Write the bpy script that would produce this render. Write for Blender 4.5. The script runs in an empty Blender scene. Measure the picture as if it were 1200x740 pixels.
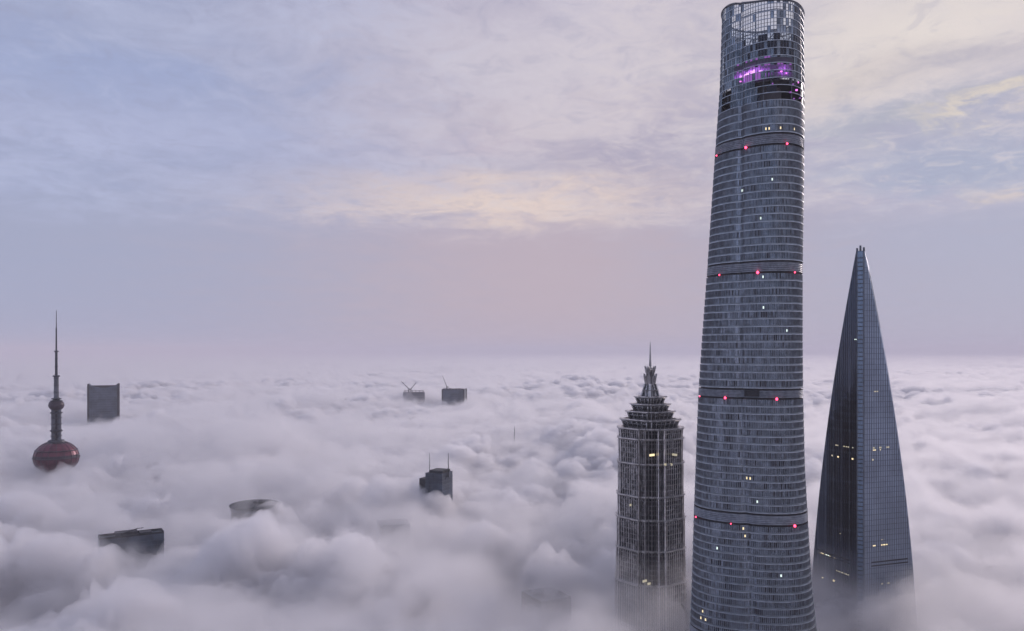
import bpy, math, random
import numpy as np
from mathutils import Vector
R = math.radians
random.seed(7); rng = np.random.default_rng(11)
sc = bpy.context.scene
COL = sc.collection
F = 933.3; CX = 600.0; HY = 412.0; H = 414.0          # focal length in photo pixels, centre column, horizon row, eye height (m)

# ------------------------------------------------------------------ camera
cam = bpy.data.cameras.new('camera'); co = bpy.data.objects.new('camera', cam); COL.objects.link(co)
co.location = (0, 0, H); co.rotation_euler = (R(90), 0, 0)
cam.sensor_width = 36; cam.lens = 28; cam.shift_y = (HY-370)/1200
cam.clip_start = 1; cam.clip_end = 200000
sc.camera = co

# ------------------------------------------------------------------ render settings
sc.render.engine = 'CYCLES'
cy = sc.cycles
cy.use_denoising = True
try: cy.denoiser = 'OPENIMAGEDENOISE'
except Exception: pass
cy.volume_bounces = 5; cy.max_bounces = 9; cy.transparent_max_bounces = 24
cy.diffuse_bounces = 2; cy.glossy_bounces = 3; cy.transmission_bounces = 4
cy.sample_clamp_indirect = 4
sc.view_settings.view_transform = 'Standard'; sc.view_settings.look = 'None'
sc.view_settings.exposure = 0.0; sc.view_settings.gamma = 1.0

# ------------------------------------------------------------------ node helper
class NT:
    def __init__(s, nt): s.nt = nt
    def n(s, typ, **kw):
        o = s.nt.nodes.new(typ)
        for k, v in kw.items(): setattr(o, k, v)
        return o
    def l(s, a, b): s.nt.links.new(a, b)
    def put(s, v, sock):
        if hasattr(v, 'is_output'): s.l(v, sock)
        else: sock.default_value = v
    def m(s, op, a, b=0.0, c=0.0, clamp=False):
        o = s.n('ShaderNodeMath', operation=op, use_clamp=clamp)
        for i, v in enumerate((a, b, c)): s.put(v, o.inputs[i])
        return o.outputs[0]
    def mix(s, f, a, b):
        o = s.n('ShaderNodeMix', data_type='RGBA')
        s.put(f, o.inputs[0])
        for v, q in ((a, o.inputs[6]), (b, o.inputs[7])):
            if isinstance(v, tuple) and len(v) == 3: v = (*v, 1)
            s.put(v, q)
        return o.outputs[2]
    def ss(s, v, lo, hi):
        o = s.n('ShaderNodeMapRange', interpolation_type='SMOOTHSTEP')
        s.put(v, o.inputs[0]); o.inputs[1].default_value = lo; o.inputs[2].default_value = hi
        return o.outputs[0]
    def noise(s, vec, scale, detail=5, rough=.55, dist=0.0):
        o = s.n('ShaderNodeTexNoise', noise_dimensions='3D')
        s.put(vec, o.inputs['Vector']); o.inputs['Scale'].default_value = scale
        o.inputs['Detail'].default_value = detail; o.inputs['Roughness'].default_value = rough
        o.inputs['Distortion'].default_value = dist
        return o.outputs[0]
    def xyz(s, x, y, z):
        o = s.n('ShaderNodeCombineXYZ'); s.put(x, o.inputs[0]); s.put(y, o.inputs[1]); s.put(z, o.inputs[2]); return o.outputs[0]

def lin(r, g, b):
    f = lambda c: ((c/255+.055)/1.055)**2.4 if c > 10 else c/255/12.92
    return (f(r), f(g), f(b))

# ------------------------------------------------------------------ world: dawn sky, thin high cloud over a low stratus bank
SUN_EL, SUN_AZ = R(19), R(38)       # sun ahead and to the right of the view, azimuth clockwise from +Y
w = bpy.data.worlds.new('World'); sc.world = w; w.use_nodes = True
w.node_tree.nodes.clear(); W = NT(w.node_tree)
tc = W.n('ShaderNodeTexCoord'); D = tc.outputs['Generated']
sep = W.n('ShaderNodeSeparateXYZ'); W.l(D, sep.inputs[0]); dx, dy, dz = sep.outputs
sky = W.n('ShaderNodeTexSky', sky_type='NISHITA'); sky.sun_disc = False
sky.sun_elevation = SUN_EL; sky.sun_rotation = SUN_AZ; sky.altitude = 400; sky.air_density = 1.2; sky.dust_density = 2
bgn = W.n('ShaderNodeBackground'); W.l(sky.outputs[0], bgn.inputs[0]); bgn.inputs[1].default_value = 0.08
def dotdir(az, el):
    v = (math.sin(R(az))*math.cos(R(el)), math.cos(R(az))*math.cos(R(el)), math.sin(R(el)))
    o = W.n('ShaderNodeVectorMath', operation='DOT_PRODUCT'); W.l(D, o.inputs[0]); o.inputs[1].default_value = v
    return o.outputs['Value']
# cloud plane: direction projected on a layer overhead (flattened so it does not run away at the horizon)
zz = W.m('ADD', W.m('MAXIMUM', dz, 0.0), 0.10)
P = W.xyz(W.m('DIVIDE', dx, zz), W.m('DIVIDE', dy, zz), 0.0)
n1 = W.noise(P, 0.75, 7, .56, .35)
n2 = W.noise(P, 3.2, 8, .66, .7)
offs = W.n('ShaderNodeVectorMath', operation='ADD'); W.l(P, offs.inputs[0]); offs.inputs[1].default_value = (7.3, 2.1, 4.4)
n3 = W.noise(offs.outputs[0], 0.45, 4, .5, .2)
az = W.m('MULTIPLY', W.m('ARCTAN2', dx, dy), 57.296); el = W.m('MULTIPLY', W.m('ARCSINE', dz), 57.296)
azw = W.m('ADD', az, W.m('MULTIPLY', W.m('SUBTRACT', n2, .5), 16.0)); elw = W.m('ADD', el, W.m('MULTIPLY', W.m('SUBTRACT', n1, .5), 9.0))
elf = W.m('ADD', elw, W.m('MULTIPLY', W.m('SUBTRACT', n2, .5), 5.0))
def patch(px, py, sx, sy, amt, ragged=1):
    """soft cloud patch about a direction of the sky, widths in photo pixels"""
    a0 = math.degrees(math.atan((px-CX)/F)); e0 = math.degrees(math.atan((HY-py)/F*math.cos(R(a0)))); k = 57.296/F
    a_ = W.m('DIVIDE', W.m('SUBTRACT', azw, a0), sx*k); e_ = W.m('DIVIDE', W.m('SUBTRACT', elf if ragged else elw, e0), sy*k)
    q = W.m('ADD', W.m('MULTIPLY', a_, a_), W.m('MULTIPLY', e_, e_))
    return W.m('MULTIPLY', W.m('EXPONENT', W.m('MULTIPLY', q, -1.0)), amt, clamp=True)
c0 = W.mix(W.ss(az, -30, -2), lin(170, 177, 206), lin(190, 184, 204))
c0 = W.mix(W.ss(az, 12, 34), c0, lin(176, 180, 207))
cl = W.ss(W.m('ADD', W.m('MULTIPLY', n1, .6), W.m('MULTIPLY', n2, .4)), .40, .60)
colr = W.mix(W.m('MULTIPLY', W.m('SUBTRACT', 1.0, cl), .7), c0, W.mix(W.ss(az, -20, 8), lin(157, 166, 200), lin(170, 165, 188)))
hi = W.ss(W.m('ADD', W.m('MULTIPLY', n2, .55), W.m('MULTIPLY', n3, .45)), .46, .60)
colr = W.mix(W.m('MULTIPLY', hi, .62), colr, W.mix(W.ss(az, -16, 12), lin(178, 186, 218), lin(216, 207, 214)))
for a_ in [(170, 160, 200, 30, .55, lin(182, 188, 220)), (120, 95, 160, 30, .5, lin(156, 170, 210)), (640, 60, 240, 60, .6, lin(213, 205, 213)), (620, 150, 150, 45, .6, lin(212, 200, 206)),
           (560, 168, 60, 12, .5, lin(196, 184, 200)), (740, 195, 110, 20, .75, lin(168, 162, 186)), (590, 240, 195, 26, 1.0, lin(230, 211, 203)), (480, 215, 90, 14, .5, lin(208, 196, 204)), (790, 225, 70, 12, .5, lin(176, 168, 188)),
           (1090, 45, 190, 70, .9, lin(228, 219, 214)), (990, 110, 90, 22, .6, lin(214, 204, 198)), (1140, 88, 90, 11, .75, lin(182, 178, 192)), (1060, 150, 120, 16, .8, lin(160, 168, 190)), (1150, 142, 70, 7, .8, lin(222, 210, 196)),
           (1120, 190, 150, 22, .85, lin(158, 169, 197)), (1185, 214, 40, 10, .8, lin(216, 202, 196)), (1080, 240, 100, 14, .45, lin(192, 186, 204))]:
    colr = W.mix(patch(*a_[:5]), colr, a_[5])
n4 = W.noise(P, 9.0, 6, .7, .8)
colr = W.mix(W.m('MULTIPLY', W.ss(n4, .48, .66), .28), colr, W.mix(W.ss(az, -14, 10), lin(186, 192, 220), lin(226, 215, 214)))
colr = W.mix(W.m('MULTIPLY', W.ss(n4, .50, .34), .22), colr, lin(152, 154, 182))
# low bank: smooth mauve layer with a ragged upper edge
bank_c = W.mix(patch(630, 330, 300, 300, 1.0, 0), lin(163, 170, 198), lin(190, 175, 187))
edge = W.m('ADD', el, W.m('MULTIPLY', W.m('SUBTRACT', W.m('ADD', W.m('MULTIPLY', n1, .5), W.m('MULTIPLY', n2, .5)), .5), 7.0))
bank = W.m('SUBTRACT', 1.0, W.ss(edge, 7.6, 10.6))
colr = W.mix(W.m('MULTIPLY', bank, .95), colr, bank_c)
bgc = W.n('ShaderNodeBackground'); W.l(colr, bgc.inputs[0]); bgc.inputs[1].default_value = 1.0
mx = W.n('ShaderNodeMixShader'); mx.inputs[0].default_value = .975
W.l(bgn.outputs[0], mx.inputs[1]); W.l(bgc.outputs[0], mx.inputs[2])
wo = W.n('ShaderNodeOutputWorld'); W.l(mx.outputs[0], wo.inputs[0])

# ------------------------------------------------------------------ sun behind thin cloud
sl = bpy.data.lights.new('sun', 'SUN'); sl.energy = 1.75; sl.angle = R(20); sl.color = (1.0, .86, .83)
so = bpy.data.objects.new('sun', sl); COL.objects.link(so)
sd = Vector((math.sin(SUN_AZ)*math.cos(SUN_EL), math.cos(SUN_AZ)*math.cos(SUN_EL), math.sin(SUN_EL)))
so.rotation_euler = sd.to_track_quat('Z', 'Y').to_euler(); so.location = (0, 0, 900)

# ------------------------------------------------------------------ materials
MATS = {}
def mat(name, col, rough=.5, metal=0.0, vary=0.0, nscale=.15, bump=0.0, spec=.5):
    if name in MATS: return MATS[name]
    m = bpy.data.materials.new(name); m.use_nodes = True; N = NT(m.node_tree)
    b = m.node_tree.nodes['Principled BSDF']
    b.inputs['Roughness'].default_value = rough; b.inputs['Metallic'].default_value = metal
    b.inputs['Specular IOR Level'].default_value = spec
    if vary:
        t = N.n('ShaderNodeTexCoord'); nz = N.noise(t.outputs['Object'], nscale, 5, .6)
        c = N.mix(N.ss(nz, .35, .65), tuple(v*(1-vary) for v in col), tuple(min(1, v*(1+vary)) for v in col))
        N.l(c, b.inputs['Base Color'])
        r_ = N.m('ADD', rough-.06, N.m('MULTIPLY', nz, .12)); N.l(r_, b.inputs['Roughness'])
        if bump:
            bp = N.n('ShaderNodeBump'); bp.inputs['Strength'].default_value = bump; bp.inputs['Distance'].default_value = .4
            N.l(N.noise(t.outputs['Object'], nscale*3, 3), bp.inputs['Height']); N.l(bp.outputs[0], b.inputs['Normal'])
    else: b.inputs['Base Color'].default_value = (*col, 1)
    MATS[name] = m; return m
def emit(name, col, s):
    m = bpy.data.materials.new(name); m.use_nodes = True
    b = m.node_tree.nodes['Principled BSDF']; b.inputs['Base Color'].default_value = (*[c*.3 for c in col], 1)
    b.inputs['Emission Color'].default_value = (*col, 1); b.inputs['Emission Strength'].default_value = s
    MATS[name] = m; return m
SPAN = mat('spandrel_grey', (.20, .235, .265), .35, .75, .2, .2)
G = [mat('glass_dark', (.085, .11, .135), .14, .85, .35, .2), mat('glass_mid', (.145, .178, .215), .16, .85, .3, .2),
     mat('glass_pale', (.27, .32, .38), .18, .85, .2, .2), mat('glass_black', (.012, .016, .026), .12, .6, .3, .2)]
ALU = mat('aluminium', (.42, .46, .51), .38, .75, .2, .3)
ALU2 = mat('aluminium_dark', (.12, .135, .16), .4, .7, .2, .3)
GROOVE = mat('recess_black', (.01, .011, .015), .6)
LOUV = mat('louvre_grey', (.22, .24, .275), .5, .5, .2, .4)
CONC = mat('concrete_dark', (.10, .10, .11), .8, 0, .3, .08)
ROOF = mat('roof_dark', (.035, .037, .045), .8, 0, .3, .1)
YEL = emit('lit_window_warm', (1.0, .80, .45), 1.3)
WHT = emit('lit_window_white', (.85, 1.0, .92), 1.2)
RED = emit('warning_red', (1.0, .05, .12), 6)
MAG = emit('led_magenta', (1.0, .22, .95), 1.6)
MAG2 = emit('led_violet', (.50, .16, .72), .42)

# ------------------------------------------------------------------ mesh helpers
class MB:
    def __init__(s): s.v = []; s.f = []; s.mi = []
    def quad(s, a, b, c, d, mi=0):
        i = len(s.v); s.v += [a, b, c, d]; s.f.append((i, i+1, i+2, i+3)); s.mi.append(mi)
    def tri(s, a, b, c, mi=0):
        i = len(s.v); s.v += [a, b, c]; s.f.append((i, i+1, i+2)); s.mi.append(mi)
    def box(s, c, h, rz=0.0, mi=0, top=1.0):
        ca, sa = math.cos(rz), math.sin(rz); i = len(s.v)
        for z in (-1, 1):
            k = top if z > 0 else 1.0
            for x, y in ((-1, -1), (1, -1), (1, 1), (-1, 1)):
                X, Y = x*h[0]*k, y*h[1]*k
                s.v.append((c[0]+X*ca-Y*sa, c[1]+X*sa+Y*ca, c[2]+z*h[2]))
        for f in ((0, 3, 2, 1), (4, 5, 6, 7), (0, 1, 5, 4), (1, 2, 6, 5), (2, 3, 7, 6), (3, 0, 4, 7)):
            s.f.append(tuple(i+q for q in f)); s.mi.append(mi)
    def bar(s, a, b, r, mi=0, n=4, r2=None):
        a, b = Vector(a), Vector(b); d = (b-a).normalized()
        u = d.orthogonal().normalized(); v = d.cross(u); i = len(s.v); r2 = r if r2 is None else r2
        for p, rr in ((a, r), (b, r2)):
            for k in range(n):
                t = 2*math.pi*(k+.5)/n; s.v.append(tuple(p+u*math.cos(t)*rr+v*math.sin(t)*rr))
        for k in range(n):
            s.f.append((i+k, i+(k+1) % n, i+n+(k+1) % n, i+n+k)); s.mi.append(mi)
        s.f.append(tuple(i+k for k in range(n-1, -1, -1))); s.mi.append(mi)
        s.f.append(tuple(i+n+k for k in range(n))); s.mi.append(mi)
    def lathe(s, prof, n=32, mi=0, c=(0, 0)):
        i = len(s.v)
        for r, z in prof:
            for k in range(n):
                t = 2*math.pi*k/n; s.v.append((c[0]+r*math.cos(t), c[1]+r*math.sin(t), z))
        for j in range(len(prof)-1):
            for k in range(n):
                a = i+j*n+k; b = i+j*n+(k+1) % n; s.f.append((a, b, b+n, a+n)); s.mi.append(mi)
        s.f.append(tuple(i+k for k in range(n-1, -1, -1))); s.mi.append(mi)
        q = i+(len(prof)-1)*n; s.f.append(tuple(q+k for k in range(n))); s.mi.append(mi)
    def loop(s, a, b, mi=0, cap=False):            # a, b: lists of points, one ring above the other
        i = len(s.v); n = len(a); s.v += [tuple(p) for p in a]+[tuple(p) for p in b]
        for k in range(n):
            s.f.append((i+k, i+(k+1) % n, i+n+(k+1) % n, i+n+k)); s.mi.append(mi)
        if cap:
            s.f.append(tuple(i+k for k in range(n-1, -1, -1))); s.mi.append(mi)
            s.f.append(tuple(i+n+k for k in range(n))); s.mi.append(mi)
    def build(s, name, mats, parent=None, smooth=False, kind=None):
        me = bpy.data.meshes.new(name); me.from_pydata(s.v, [], s.f)
        for m in (mats if isinstance(mats, (list, tuple)) else [mats]): me.materials.append(m)
        me.polygons.foreach_set('material_index', s.mi)
        if smooth: me.polygons.foreach_set('use_smooth', [True]*len(me.polygons))
        me.update(); o = bpy.data.objects.new(name, me); COL.objects.link(o)
        if parent: o.parent = parent
        if kind: o['kind'] = kind
        return o
def thing(name, loc, label, cat, group=None, rz=0.0):
    o = bpy.data.objects.new(name, None); o.empty_display_size = 5; COL.objects.link(o)
    o.location = loc; o.rotation_euler = (0, 0, rz); o['label'] = label; o['category'] = cat
    if group: o['group'] = group
    return o
def tag(o, label, cat, group=None):
    o['label'] = label; o['category'] = cat
    if group: o['group'] = group
    return o
def at(px, py, d): return ((px-CX)/F*d, d, H-(py-HY)/F*d)

# ------------------------------------------------------------------ ground
g = MB(); g.quad((-62000, -62000, 0), (62000, -62000, 0), (62000, 62000, 0), (-62000, 62000, 0))
GR = g.build('ground', mat('ground_dark', (.06, .06, .065), .9, 0, .4, .01)); GR['kind'] = 'structure'

# ================================================================== twisting glass skyscraper
SD = 494.0; SM = SD/F; SX0 = (884-CX)*SM
TR = [(-40, 848, 941), (0, 846, 942), (100, 843, 943), (200, 836, 942.5), (320, 828, 941), (400, 822, 941), (460, 818, 941.5), (540, 815, 943.5), (610, 812.5, 947.5), (680, 810.5, 952), (740, 808, 959), (800, 806, 965), (1190, 790, 985)]
def tr(z):
    py = HY-(z-H)/SM
    for (a, l0, r0), (b, l1, r1) in zip(TR, TR[1:]):
        if py <= b or b == TR[-1][0]:
            t = min(1, max(0, (py-a)/(b-a))); return l0+(l1-l0)*t, r0+(r1-r0)*t
def sect(z, n=150, grow=0.0):
    """plan of the tower at height z: rounded triangle, one V notch, turned with height, fitted to its width"""
    phi = R(-90 - 12) - R(46)*(z-240)/380.0        # direction of the notch: turns to the left going up
    t = 2*np.pi*np.arange(n)/n; d = (t-phi+np.pi) % (2*np.pi)-np.pi
    r = 1+.075*np.cos(3*(t-phi-R(60)))-.05*np.exp(-(d/R(4.5))**2)
    ux, uy = r*np.cos(t), r*np.sin(t); L, Rr = tr(z); L += .9; Rr -= .9
    s = (Rr-L)*SM/(ux.max()-ux.min()); cx = (L-CX)*SM-ux.min()*s-SX0
    for _ in range(4):                                   # fit the silhouette as seen, near side included
        X = CX+F*(SX0+cx+ux*s)/(SD+uy*s); s *= (Rr-L)/(X.max()-X.min())
        X = CX+F*(SX0+cx+ux*s)/(SD+uy*s); cx += (L-X.min())*SM
    g_ = s*(1+grow/30)
    return list(zip((cx+ux*g_).tolist(), (uy*g_).tolist())), phi
T1 = thing('twisting_skyscraper', (SX0, SD, 0), 'tallest tower, twisting rounded grey-blue glass skyscraper with red warning lights and open crown', 'skyscraper')
BELTS = [(541.9, 535.4), (466.8, 460.3), (391.7, 386.3), (319.0, 312.6), (246.5, 240.5)]
def spx(x, y, z):
    X, Y = x+SX0, y+SD; return CX+F*X/Y, HY-F*(z-H)/Y
NS = 190
LIT = [(870, 222, 1), (905, 213, 1), (905, 223, 1), (892, 255, 1), (894, 327, 1), (895, 362, 1), (894, 355, 1), (879, 557, 0), (882, 557, 0), (875, 557, 0), (887, 585, 1), (897, 600, 1), (871, 623, 0), (873, 627, 0),
       (915, 677, 1), (824, 718, 0), (827, 722, 0), (822, 722, 0), (902, 149, 0), (906, 149, 0), (910, 149.5, 0), (914, 150, 0), (897, 149, 0), (931, 152, 0), (880, 560, 1), (840, 640, 1), (922, 388, 1), (861, 433, 1)]
def rim(t):                       # height of the crown's slanted rim by direction t
    d = (t-R(180)+math.pi) % (2*math.pi)-math.pi  # 0 at the left side
    return 619.0+8.0*math.exp(-(d/R(50))**2)+1.2*(1+math.cos(t))
def zone(z0, z1, first=False, crown=False):
    nf = max(1, round((z1-z0)/4.45)); fh = (z1-z0)/nf
    wall = MB()
    base = None
    shaft, _ = sect(z0, NS, -2.2); shaft2, _ = sect(z1, NS, -2.2)
    core = MB(); core.loop([(x, y, z0) for x, y in shaft], [(x, y, z1) for x, y in shaft2], 0)
    body = core.build('curtain_wall', GROOVE, T1)
    for i in range(nf):
        za = z0+i*fh; zb = za+fh
        pa, phi = sect(za, NS); pb, _ = sect(zb, NS); p2, _ = sect(za+fh*.5, NS, .55); pm, _ = sect(za+fh*.5, NS)
        row = MB(); led = MB(); mul = MB()
        sp = .72
        zs = za+1.1
        for k in range(NS):
            q = (k+1) % NS
            t = 2*math.pi*(k+.5)/NS; d = abs((t-phi+math.pi) % (2*math.pi)-math.pi)
            a, b = pm[k], pm[q]
            nx, ny = (a[1]-b[1])*-1, (a[0]-b[0])*1
            ln = math.hypot(nx, ny) or 1; nx, ny = nx/ln, ny/ln
            j1, j2, j3 = random.gauss(0, .035), random.gauss(0, .035), random.gauss(0, .03)
            r_ = random.random()
            strip = d < R(14); lit = 0
            m = 0 if r_ < .38 else (1 if r_ < .97 else 2)
            if r_ > .96: m = 3
            if R(196) < t < R(226) and z1 < 470: m = random.choice((1, 1, 2, 0))  # left strip of paler panes paints in reflected sky
            if R(210) < t < R(219) and z1 < 400 and random.random() < .6: m = 7
            if random.random() < .15 and i % 3 == 0: m = 3
            if strip and random.random() < .5: m = 2 if d < R(6) else 1
            A = (a[0]+nx*j1, a[1]+ny*j1, zs); B = (b[0]+nx*j2, b[1]+ny*j2, zs)
            Cc = (b[0]+nx*(j2+j3), b[1]+ny*(j2+j3), zb); Dd = (a[0]+nx*(j1+j3), a[1]+ny*(j1+j3), zb)
            X, Y = spx((a[0]+b[0])/2, (a[1]+b[1])/2, (zs+zb)/2)
            if ny < 0:
                for lx, ly, c in LIT:
                    if abs(X-lx) < .8 and abs(Y-ly) < 4.3: lit = 4+c; break
            row.quad(A, B, Cc, Dd, m)
            if lit: row.quad((a[0]+nx*.12, a[1]+ny*.12, zs+.6), (b[0]+nx*.12, b[1]+ny*.12, zs+.6), (b[0]+nx*.12, b[1]+ny*.12, zs+2.0), (a[0]+nx*.12, a[1]+ny*.12, zs+2.0), lit)
            # spandrel under the glass and fin between panes
            row.quad((a[0], a[1], za), (b[0], b[1], za), (b[0], b[1], zs), (a[0], a[1], zs), 6)
            fx, fy = a[0]+nx*.25, a[1]+ny*.25; tx, ty = -ny*.12, nx*.12
            mul.quad((fx-tx, fy-ty, zs), (fx+tx, fy+ty, zs), (fx+tx, fy+ty, zb-.02), (fx-tx, fy-ty, zb-.02))
            mul.quad((a[0]-tx, a[1]-ty, zs), (fx-tx, fy-ty, zs), (fx-tx, fy-ty, zb-.02), (a[0]-tx, a[1]-ty, zb-.02))
            mul.quad((fx+tx, fy+ty, zs), (a[0]+tx, a[1]+ty, zs), (a[0]+tx, a[1]+ty, zb-.02), (fx+tx, fy+ty, zb-.02))
        row.build('window_row', [G[0], G[1], G[2], G[3], YEL, WHT, SPAN, G[2]], body)
        o = [(x, y) for x, y in p2]
        led.loop([(x, y, za-.02) for x, y in pm], [(x, y, za) for x, y in o])
        led.loop([(x, y, za) for x, y in o], [(x, y, za+.42) for x, y in o])
        led.loop([(x, y, za+.42) for x, y in o], [(x, y, za+.45) for x, y in pm])
        led.build('floor_ledge', ALU, body)
        mul.build('window_mullion', LOUV, body, kind='stuff')
def groove(z, h=1.1):
    m = MB(); a, _ = sect(z, NS, -1.0); o, _ = sect(z, NS, .15)
    m.loop([(x, y, z-h/2) for x, y in o], [(x, y, z-h/2) for x, y in a]); m.loop([(x, y, z-h/2) for x, y in a], [(x, y, z+h/2) for x, y in a])
    m.loop([(x, y, z+h/2) for x, y in a], [(x, y, z+h/2) for x, y in o])
    m.build('shadow_groove', GROOVE, T1)
def beltband(z0, z1):
    m = MB(); a, _ = sect(z0, NS, -.1); n = 5
    for i in range(n):
        u = z0+(z1-z0)*i/n; v = z0+(z1-z0)*(i+1)/n
        p, _ = sect(u, NS, .35); q, _ = sect(u, NS, -.05)
        m.loop([(x, y, u+.1) for x, y in p], [(x, y, v-.25) for x, y in q]); m.loop([(x, y, v-.25) for x, y in q], [(x, y, v+.1) for x, y in p])
    m.build('louvre_band', LOUV, T1)
for i, (a, b) in enumerate(BELTS):
    groove(a); groove(b); beltband(b+.55, a-.55)
zone(BELTS[4][0]+.55, BELTS[3][1]-.55); zone(BELTS[3][0]+.55, BELTS[2][1]-.55); zone(BELTS[2][0]+.55, BELTS[1][1]-.55)
zone(BELTS[1][0]+.55, BELTS[0][1]-.55); zone(BELTS[0][0]+.55, 561.5)
zone(170, BELTS[4][1]-.55)
lo = MB(); a, _ = sect(1, 60); b, _ = sect(170, 60); lo.loop([(x, y, 0) for x, y in a], [(x, y, 170) for x, y in b]); lo.build('lower_shaft', G[0], T1)
# warning lights on the lower groove of each belt
def onring(px, z):
    p, _ = sect(z, 720, .5); best = None
    for x, y in p:
        if y > 4: continue
        X, Y = spx(x, y, z)
        if best is None or abs(X-px) < best[0]: best = (abs(X-px), x, y)
    return best[1], best[2]
for px, z, r in [(874, 535.4, 1.0), (922, 535.4, .8), (840.5, 535.4, .55), (843.5, 460.3, .6), (888, 460.3, 1.1), (931, 460.3, .6), (820.5, 386.3, .5), (850, 386.3, .9), (910, 386.3, 1.0), (816, 312.6, .6), (857, 312.6, .5), (931, 312.6, 1.0)]:
    x, y = onring(px, z); n = Vector((x, y, 0)).normalized(); m = MB()
    r *= .75; m.lathe([(r*.3, z-r), (r*.8, z-r*.6), (r, z), (r*.8, z+r*.6), (r*.3, z+r)], 12, c=(x+n.x*.4, y+n.y*.4)); m.build('warning_light', RED, T1, smooth=True)
    m = MB(); m.bar((x, y, z), (x-n.x*1.5, y-n.y*1.5, z), .2); m.build('light_bracket', ALU2, T1)
# black strip on the third belt's face, painting the shade of a slot
p_, _ = sect(389, 720, .6); pts = [(x, y) for x, y in p_ if y < 0 and 872 < spx(x, y, 389)[0] < 890]; pts.sort(); m = MB()
for (xa, ya), (xb, yb) in zip(pts, pts[1:]): m.quad((xa, ya, 387.6), (xb, yb, 387.6), (xb, yb, 391), (xa, ya, 391))
m.build('slot_shade_strip', GROOVE, T1)
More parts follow.
